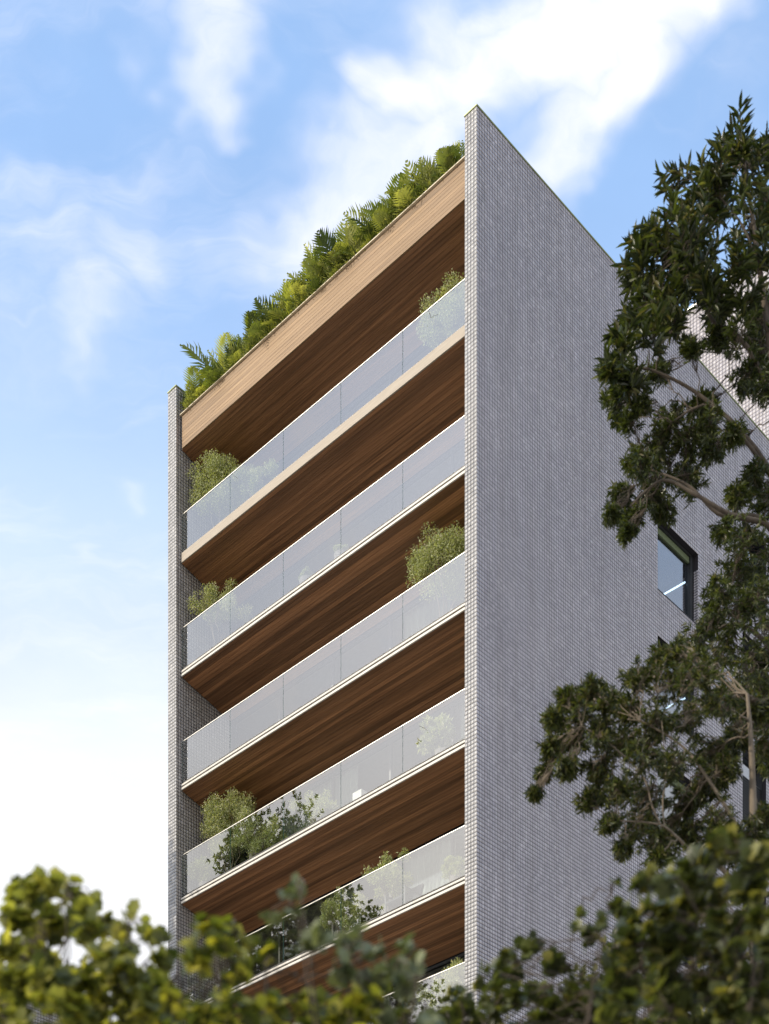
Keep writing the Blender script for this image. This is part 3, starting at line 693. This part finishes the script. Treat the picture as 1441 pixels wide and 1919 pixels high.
lb = [(375, 1745, 18), (400, 1735, 22), (440, 1745, 24), (420, 1775, 26), (350, 1790, 22), (465, 1770, 18), (380, 1810, 30), (440, 1820, 34), (500, 1800, 20)] \
    + fill(330, 720, lambda x: 1850 + .0 * x, 2150, 50, 36)
front_shrub('sun_tinted_shrub', 'blurred shrub with leaves coloured sunlit yellow under the lowest left balcony', lb, 4.7, .046, leafmat('sun_tinted_leaf', [(0, (.06, .075, .02)), (.4, (.14, .16, .03)), (.65, (.28, .28, .05)), (1, (.62, .55, .09))], .5, .4), 470, tufts=7)  # yellow stops put sunlit highlights into the leaf colour
lc = [(500, 1722, 10), (524, 1716, 9), (540, 1672, 9), (563, 1664, 10), (556, 1700, 9), (600, 1760, 20), (640, 1765, 20), (590, 1780, 28), (650, 1770, 26), (680, 1750, 18), (700, 1790, 26), (745, 1775, 16), (730, 1815, 28), (775, 1800, 16), (640, 1820, 30), (790, 1805, 8), (690, 1850, 30), (760, 1850, 24)] \
    + fill(660, 840, lambda x: 1885 + (x - 560) * .10, 2120, 48, 32)
front_shrub('grey_green_shrub', 'blurred grey-green shrub with a pale leafy sprig rising before the dark soffit', lc, 4.6, .045, LEAF_GREY, 660, tufts=6)
ld = [(905, 1830, 20), (945, 1800, 24), (985, 1780, 24), (1020, 1785, 20), (1040, 1815, 30), (960, 1840, 30), (1090, 1700, 12), (1075, 1735, 14), (1130, 1720, 18), (1110, 1760, 22), (1165, 1700, 24), (1150, 1650, 12), (860, 1870, 24)] \
    + fill(760, 1180, lambda x: 1880 - max(0, (x - 900)) * .22, 2120, 50, 34)
front_shrub('dark_leafy_shrub', 'blurred dark shrub spreading along the foot of the tiled side wall', ld, 6.2, .050, LEAF_FRONTD, 1020, tufts=7)
le = [(1210, 1660, 26), (1250, 1650, 30), (1290, 1640, 30), (1330, 1610, 34), (1370, 1590, 30), (1410, 1600, 34), (1440, 1580, 30), (1225, 1700, 34), (1280, 1700, 36), (1340, 1680, 40), (1400, 1660, 40), (1190, 1720, 20)] \
    + fill(1180, 1470, lambda x: 1735 - (x - 1200) * .15, 2150, 52, 38)
front_shrub('corner_shrub', 'blurred mossy-green bush filling the bottom right corner', le, 5.4, .058, LEAF_FRONTD, 1340, tufts=7)
# behind the right-hand shrubs: a taller thicket closing the view to the ground
lf = fill(1080, 1470, lambda x: 1800 - (x - 1080) * .55, 2150, 60, 44)
cl = CLS(lf, 9.0, .5, 1); b0 = at(1330, 3000, 9.0); b0[2] = 0
cluster_tree('dense_bush', 'dense dark bush between the corner bush and the young tree', 'bush', tuple(b0), [([b0, at(1330, 2600, 9), at(1330, 2100, 9)], .06, .04), ([at(1330, 2300, 9), at(1250, 2000, 9), at(1200, 1850, 9)], .03, .01), ([at(1330, 2200, 9), at(1400, 1900, 9), at(1410, 1750, 9)], .03, .01)],
             cl, .06, .5, T_LAN, LEAF_FRONTD, BARK, tufts=11, per=8, single=0, up=.4)

# ------------------------------------------------------------------ big tree outside the frame on the left, mirrored in the lower glass
bT = np.array([-19.5, 40.8, 0.0]); ct = []
for i in range(120):
    zz = 18 + 15.0 * R.random() ** .65
    yc, ry = (39.2, 4.8) if zz < 28.6 else (40.3, max(1.8, 3.2 - (zz - 28.6) * .35))
    a_ = R.uniform(0, 2 * math.pi); q_ = math.sqrt(R.uniform(.1, 1))
    ct.append((np.array([bT[0] + min(ry, 4.2) * q_ * math.cos(a_), yc + ry * q_ * math.sin(a_), zz]), R.uniform(.9, 1.35)))
cluster_tree('street_tree', 'tall leafy street tree mirrored in the glass of the lower balconies', 'tree', tuple(bT),
             [([bT, bT + [0.2, 0, 9], bT + [-.2, .2, 17], bT + [0.1, 0, 24], bT + [0, 0, 32]], .38, .06), ([bT + [0, 0, 15], bT + [1.5, -1.2, 19], bT + [2.6, -2.2, 23]], .16, .04), ([bT + [0, 0, 14], bT + [-1.2, 1.8, 19], bT + [-2, 3, 24]], .16, .04), ([bT + [0, 0, 18], bT + [1.5, 1.6, 22], bT + [2.0, 2.6, 26]], .12, .03)],
             ct, .14, .46, T_DIA, LEAF_POT, BARK, tufts=90, per=14, up=.3, lk=1.0)

# ------------------------------------------------------------------ ferns on the roof
def frond_mesh(L_, seed, w=.30, pairs=13, arch=.35):
    r = np.random.default_rng(seed); V = []; Fc = []; ti = []
    def P_(t): return np.array([0, L_ * (t - .12 * t * t), L_ * (arch * t - (arch + .28) * t * t)])
    pts = [P_(t) for t in np.linspace(0, 1, 9)]
    for i, p in enumerate(pts):                      # stalk, a thin triangular rod
        s_ = .007 * (1 - i / 10); V += [p + (s_, 0, 0), p + (-s_, 0, 0), p + (0, 0, -s_)]
    for i in range(8):
        a = i * 3
        for j in range(3): Fc.append((a + j, a + (j + 1) % 3, a + 3 + (j + 1) % 3, a + 3 + j))
    for i in range(pairs):
        t = .14 + .84 * (i / (pairs - 1)); p = P_(t); ll = L_ * w * math.sin(math.pi * min(1, .18 + .80 * t)) * r.uniform(.85, 1.12)
        for sgn in (-1, 1):
            d = np.array([sgn * .86, .55 + .35 * t, -.12 + r.normal(0, .12)]); d /= np.linalg.norm(d); ww = L_ * .026 * r.uniform(.8, 1.2)
            side = np.array([-d[1] * sgn, d[0] * sgn, 0.0]); side /= np.linalg.norm(side); n = len(V)
            up_ = np.array([0, 0, 1.0])
            V += [p - side * ww * .5, p + d * ll * .5 - side * ww + up_ * .01, p + d * ll * 1.0 + np.array([0, 0, -ll * .22]), p + d * ll * .5 + side * ww + up_ * .01, p + side * ww * .5]
            Fc.append((n, n + 1, n + 2, n + 3, n + 4))
    t_ = bpy.data.meshes.new('frond'); t_.from_pydata([tuple(v) for v in V], [], Fc); t_.materials.append(LEAF_ROOF)
    a = t_.attributes.new('tint', 'FLOAT', 'POINT'); a.data.foreach_set('value', [0.0] * len(V)); t_.update(); return t_
FR = [frond_mesh(.80 + .15 * (s % 2), s, w=.34 + .05 * (s % 3), arch=.25 + .12 * (s % 4)) for s in range(6)]
BM = Matrix.Translation(B.location) @ Matrix.Rotation(B.rotation_euler.z, 4, 'Z')
ORD = ['first', 'second', 'third', 'fourth', 'fifth', 'sixth', 'seventh', 'eighth', 'ninth', 'tenth', 'eleventh', 'twelfth', 'thirteenth', 'fourteenth', 'fifteenth', 'sixteenth']
nf = 16
for i in range(nf):
    lx = X2 + .45 + (abs(X2 - X1) - 1.15) * i / (nf - 1) + random.uniform(-.08, .08)
    p = BM @ Vector((lx, .52 + random.uniform(-.05, .08), ZP1 - .03))
    t = empty('roof_fern', p); 
    tag(t, f'arching green fern in the rooftop planter, {ORD[i]} from the narrow left wall', 'fern', 'ferns along the roof edge')
    sc = random.uniform(.85, 1.15) * (1.12 if i in (1, 5, 8, 11) else 1)
    for j in range(21):
        o = bpy.data.objects.new('frond', random.choice(FR)); o.parent = t
        # more of them lean out over the street side
        a_ = random.uniform(0, 2 * math.pi); el = rad(random.choice([80, 70, 62, 55, 45, 35, 20]) + random.uniform(-8, 8))
        s_ = sc * random.uniform(.75, 1.1)
        if j >= 18: a_ = B.rotation_euler.z + math.pi + random.uniform(-.7, .7); el = rad(random.uniform(0, 22)); s_ *= .72   # these spill over the coping
        o.matrix_local = Matrix.Rotation(a_, 4, 'Z') @ Matrix.Rotation(el, 4, 'X') @ Matrix.Rotation(random.uniform(-.6, .6), 4, 'Y') @ Matrix.Scale(s_, 4)
        o.location = (random.uniform(-.15, .15), random.uniform(-.1, .1), random.uniform(.05, .45)); COL.objects.link(o)
    # dense small leaves at the heart of the plant
    n = 1500; d = rdir(n); d[:, 2] = np.abs(d[:, 2]) * 1.5; c = np.array(p) + d * R.uniform(.08, .62, n)[:, None] * np.array([.85, .7, 1.0])
    put_leaves(t, c, norm(d + .6 * rdir(n)), norm(rdir(n) + [0, 0, .7]), R.uniform(.07, .15, n), R.uniform(.012, .026, n), T_LAN, LEAF_ROOF)

# ------------------------------------------------------------------ balcony plants
def bal_pos(px, b, k):
    u = (px - CX) / F; a = (2.124 + BX.x * b - u * (35 + BX.y * b)) / (-AX.x + AX.y * u)
    return -a, b
def potted_tree(px, py, rpx, k, label, b=.75, name='potted_tree', kind='round', leaf=.048, dens=1.0, m=LEAF_POT):
    lx, b = bal_pos(px, b, k); top = zb(k) + (.26 if k == 6 else .20) + .013
    p = BM @ Vector((lx, b, top)); Z = p.y; zc = CAMZ + (HY - py) / F * Z; rr = rpx / F * Z * (1.12 if kind == 'round' else 1)
    zc = min(zc, zb(k) + 3.19 - SL * (b + rr * .6) - rr * .85); lxm = X1 - rr * .55 - .1
    if lx > lxm: lx = lxm
    p = BM @ Vector((lx, b, top)); H_ = max(zc - top, rr * .7 + .3)
    t = empty(name, p); tag(t, label, 'potted plant', 'plants on the balconies')
    pr = .20; ph = .30
    pm = lathe([(0, 0), (pr * .8, 0), (pr, ph), (pr * .92, ph), (pr * .88, ph - .03), (0, ph - .03)]); pm.materials.append(POT); link(bpy.data.objects.new('pot', pm), t)
    # stems
    paths = []; tips = []
    ns = 5 if kind != 'round' else 4
    for i in range(ns):
        a_ = 2 * math.pi * i / ns + random.uniform(-.4, .4); tip = np.array([math.cos(a_) * rr * .5, math.sin(a_) * rr * .45, H_ + random.uniform(-.3, .3) * rr])
        paths.append((curve((math.cos(a_) * .03, math.sin(a_) * .03, ph - .04), tip, .03, 7, .02), np.linspace(.016, .006, 7))); tips.append(tip)
        for q_ in range(4):
            e = tip + rdir(1)[0] * rr * .6; paths.append((curve(paths[-1 - q_][0][4], e, -.03, 5, .03), np.linspace(.007, .003, 5))); tips.append(e)
    tube(paths, 'stems', BARKP, t, 5)
    # crown of small leaves grouped in lumps, uneven outline
    nl = int((72 if kind == 'round' else 34) * dens); P = []; Y = []; Nn = []; Ti = []
    for i in range(nl):
        if kind == 'round': d = rdir(1)[0] * np.array([1, .85, .85]); c = np.array([0, 0, H_]) + d * rr * R.uniform(.55, .98)
        else: d = rdir(1)[0]; c = tips[R.integers(len(tips))] + d * rr * .22
        if kind == 'low': c = np.array([0, 0, H_]) + d * rr * np.array([1.1, .6, .8]) * R.uniform(.3, 1)
        n = int(260 if kind == 'round' else 170); lr = rr * (.27 if kind == 'round' else .24); dd = rdir(n)
        P.append(c + dd * lr * R.uniform(.3, 1.05, n)[:, None]); Y.append(norm(dd + .8 * rdir(n) + [0, 0, .2])); Nn.append(norm(dd + .6 * rdir(n))); Ti.append(np.clip(R.beta(2, 2, n) + R.uniform(-.15, .15), 0, .99))
    P = np.concatenate(P); n = len(P); P[:, 1] = np.maximum(P[:, 1], -9); Ls = leaf * R.uniform(.7, 1.35, n)
    # keep leaves behind the glass line
    w = (np.linalg.inv(np.array(BM)) @ np.c_[P + np.array(p), np.ones(n)].T).T; keep = (w[:, 1] > .245) & (w[:, 0] < X1 - .03) & (w[:, 0] > X2 + .03) & (w[:, 2] < zb(k) + 3.19 - SL * np.maximum(w[:, 1] - .19, 0) - .02) & (w[:, 1] < 1.95)
    P = P[keep]; n = len(P)
    cr = put_leaves(t, P, np.concatenate(Y)[keep], np.concatenate(Nn)[keep], Ls[keep], Ls[keep] * .55, T_DIA, m, np.concatenate(Ti)[keep], local=True)
    return t
potted_tree(412, 900, 56, 6, 'round pale-green potted tree at the left end of the top balcony', b=.85)
potted_tree(478, 905, 40, 6, 'feathery shrub behind the glass beside the round tree on the top balcony', b=.65, kind='loose', name='potted_shrub', leaf=.05)
potted_tree(840, 592, 54, 6, 'pale bush behind the glass at the right end of the top balcony', b=.65, name='potted_shrub')
potted_tree(408, 1125, 48, 5, 'uneven green potted tree at the left end of the second balcony from the top', b=.8, kind='loose', dens=1.3)
potted_tree(575, 1112, 14, 5, 'low tuft of pale plants showing above the slab edge of the second balcony', b=.5, kind='low', name='low_shrub')
potted_tree(640, 1075, 12, 5, 'smaller low tuft on the second balcony, right of the other low tuft', b=.5, kind='low', name='low_shrub')
potted_tree(835, 1035, 62, 4, 'large round potted tree beside the tiled fin on the third balcony from the top', b=.85)
potted_tree(432, 1545, 52, 3, 'broad-crowned potted tree rising over the rail at the left of the fourth balcony', b=.85)
potted_tree(480, 1605, 48, 3, 'loose leafy shrub behind the glass below the broad-crowned tree', b=.6, kind='loose', name='potted_shrub', leaf=.05, dens=1.4)
potted_tree(595, 1540, 42, 3, 'open-branched shrub behind the glass of the third panel of the fourth balcony', b=.6, kind='loose', name='potted_shrub', leaf=.05, dens=1.2)
potted_tree(385, 1635, 34, 3, 'dark low shrub in the left corner of the fourth balcony', b=.6, kind='low', name='potted_shrub', dens=1.2)
potted_tree(830, 1375, 44, 3, 'pale spiky plant behind the last glass panel of the fourth balcony', b=.6, kind='loose', name='spiky_plant', leaf=.13, dens=.35)
potted_tree(730, 1655, 44, 2, 'leafy potted shrub behind glass in the middle of the fifth balcony', b=.6, kind='loose', name='potted_shrub', leaf=.055, dens=1.2)
potted_tree(640, 1705, 40, 2, 'sunlit shrub half hidden by the street shrubs on the fifth balcony', b=.6, kind='loose', name='potted_shrub', leaf=.055, dens=1.2)
potted_tree(856, 1640, 26, 2, 'small pale shrub against the tiled fin on the fifth balcony', b=.6, kind='low', name='potted_shrub')
potted_tree(848, 1855, 50, 1, 'leafy shrub behind the glass of the lowest visible balcony', b=.6, kind='loose', name='potted_shrub', leaf=.055, dens=1.5)

# lounge chair and a white planter box seen through the lower glass
lx, b_ = bal_pos(758, .7, 2); top = zb(2) + .213
ch = empty('lounge_chair', BM @ Vector((lx, .62, top)), B.rotation_euler.z); tag(ch, 'low dark lounge chair behind the glass of the fifth balcony', 'chair')
DK = mat('dark_weave', (.03, .032, .035), .7); q = NB(DK); f, _ = q.noise(80, 3, .5); q.l(q.ramp(f, [(.3, (.02, .022, .024)), (.7, (.05, .05, .055))]), q.b.inputs['Base Color'])
MB().box(-.32, .32, -.28, .28, .30, .38).build('seat', DK, ch, .02)
MB().extr_x([(.22, .38), (.30, .36), (.46, .85), (.40, .87)], -.32, .32).build('backrest', DK, ch)
for sx in (-.34, .31):
    MB().box(sx, sx + .04, -.28, .34, .52, .56).build('armrest', BRONZE, ch, .005)
    for sy in (-.27, .28): MB().box(sx, sx + .035, sy, sy + .035, 0, .52).build('leg', BRONZE, ch)
lx, b_ = bal_pos(676, .5, 3); top = zb(3) + .213
wb = empty('planter_box', BM @ Vector((lx, .5, top)), B.rotation_euler.z); tag(wb, 'white square planter box behind the glass of the fourth balcony', 'planter')
MB().box(-.16, .16, -.14, .14, 0, .34).build('box_wall', WHITE, wb, .01)
MB().box(-.13, .13, -.11, .11, .341, .352).build('soil', SOIL, wb)
print('objects', len(bpy.data.objects), 'tris', sum(len(m_.loops) - 2 * len(m_.polygons) for m_ in bpy.data.meshes))
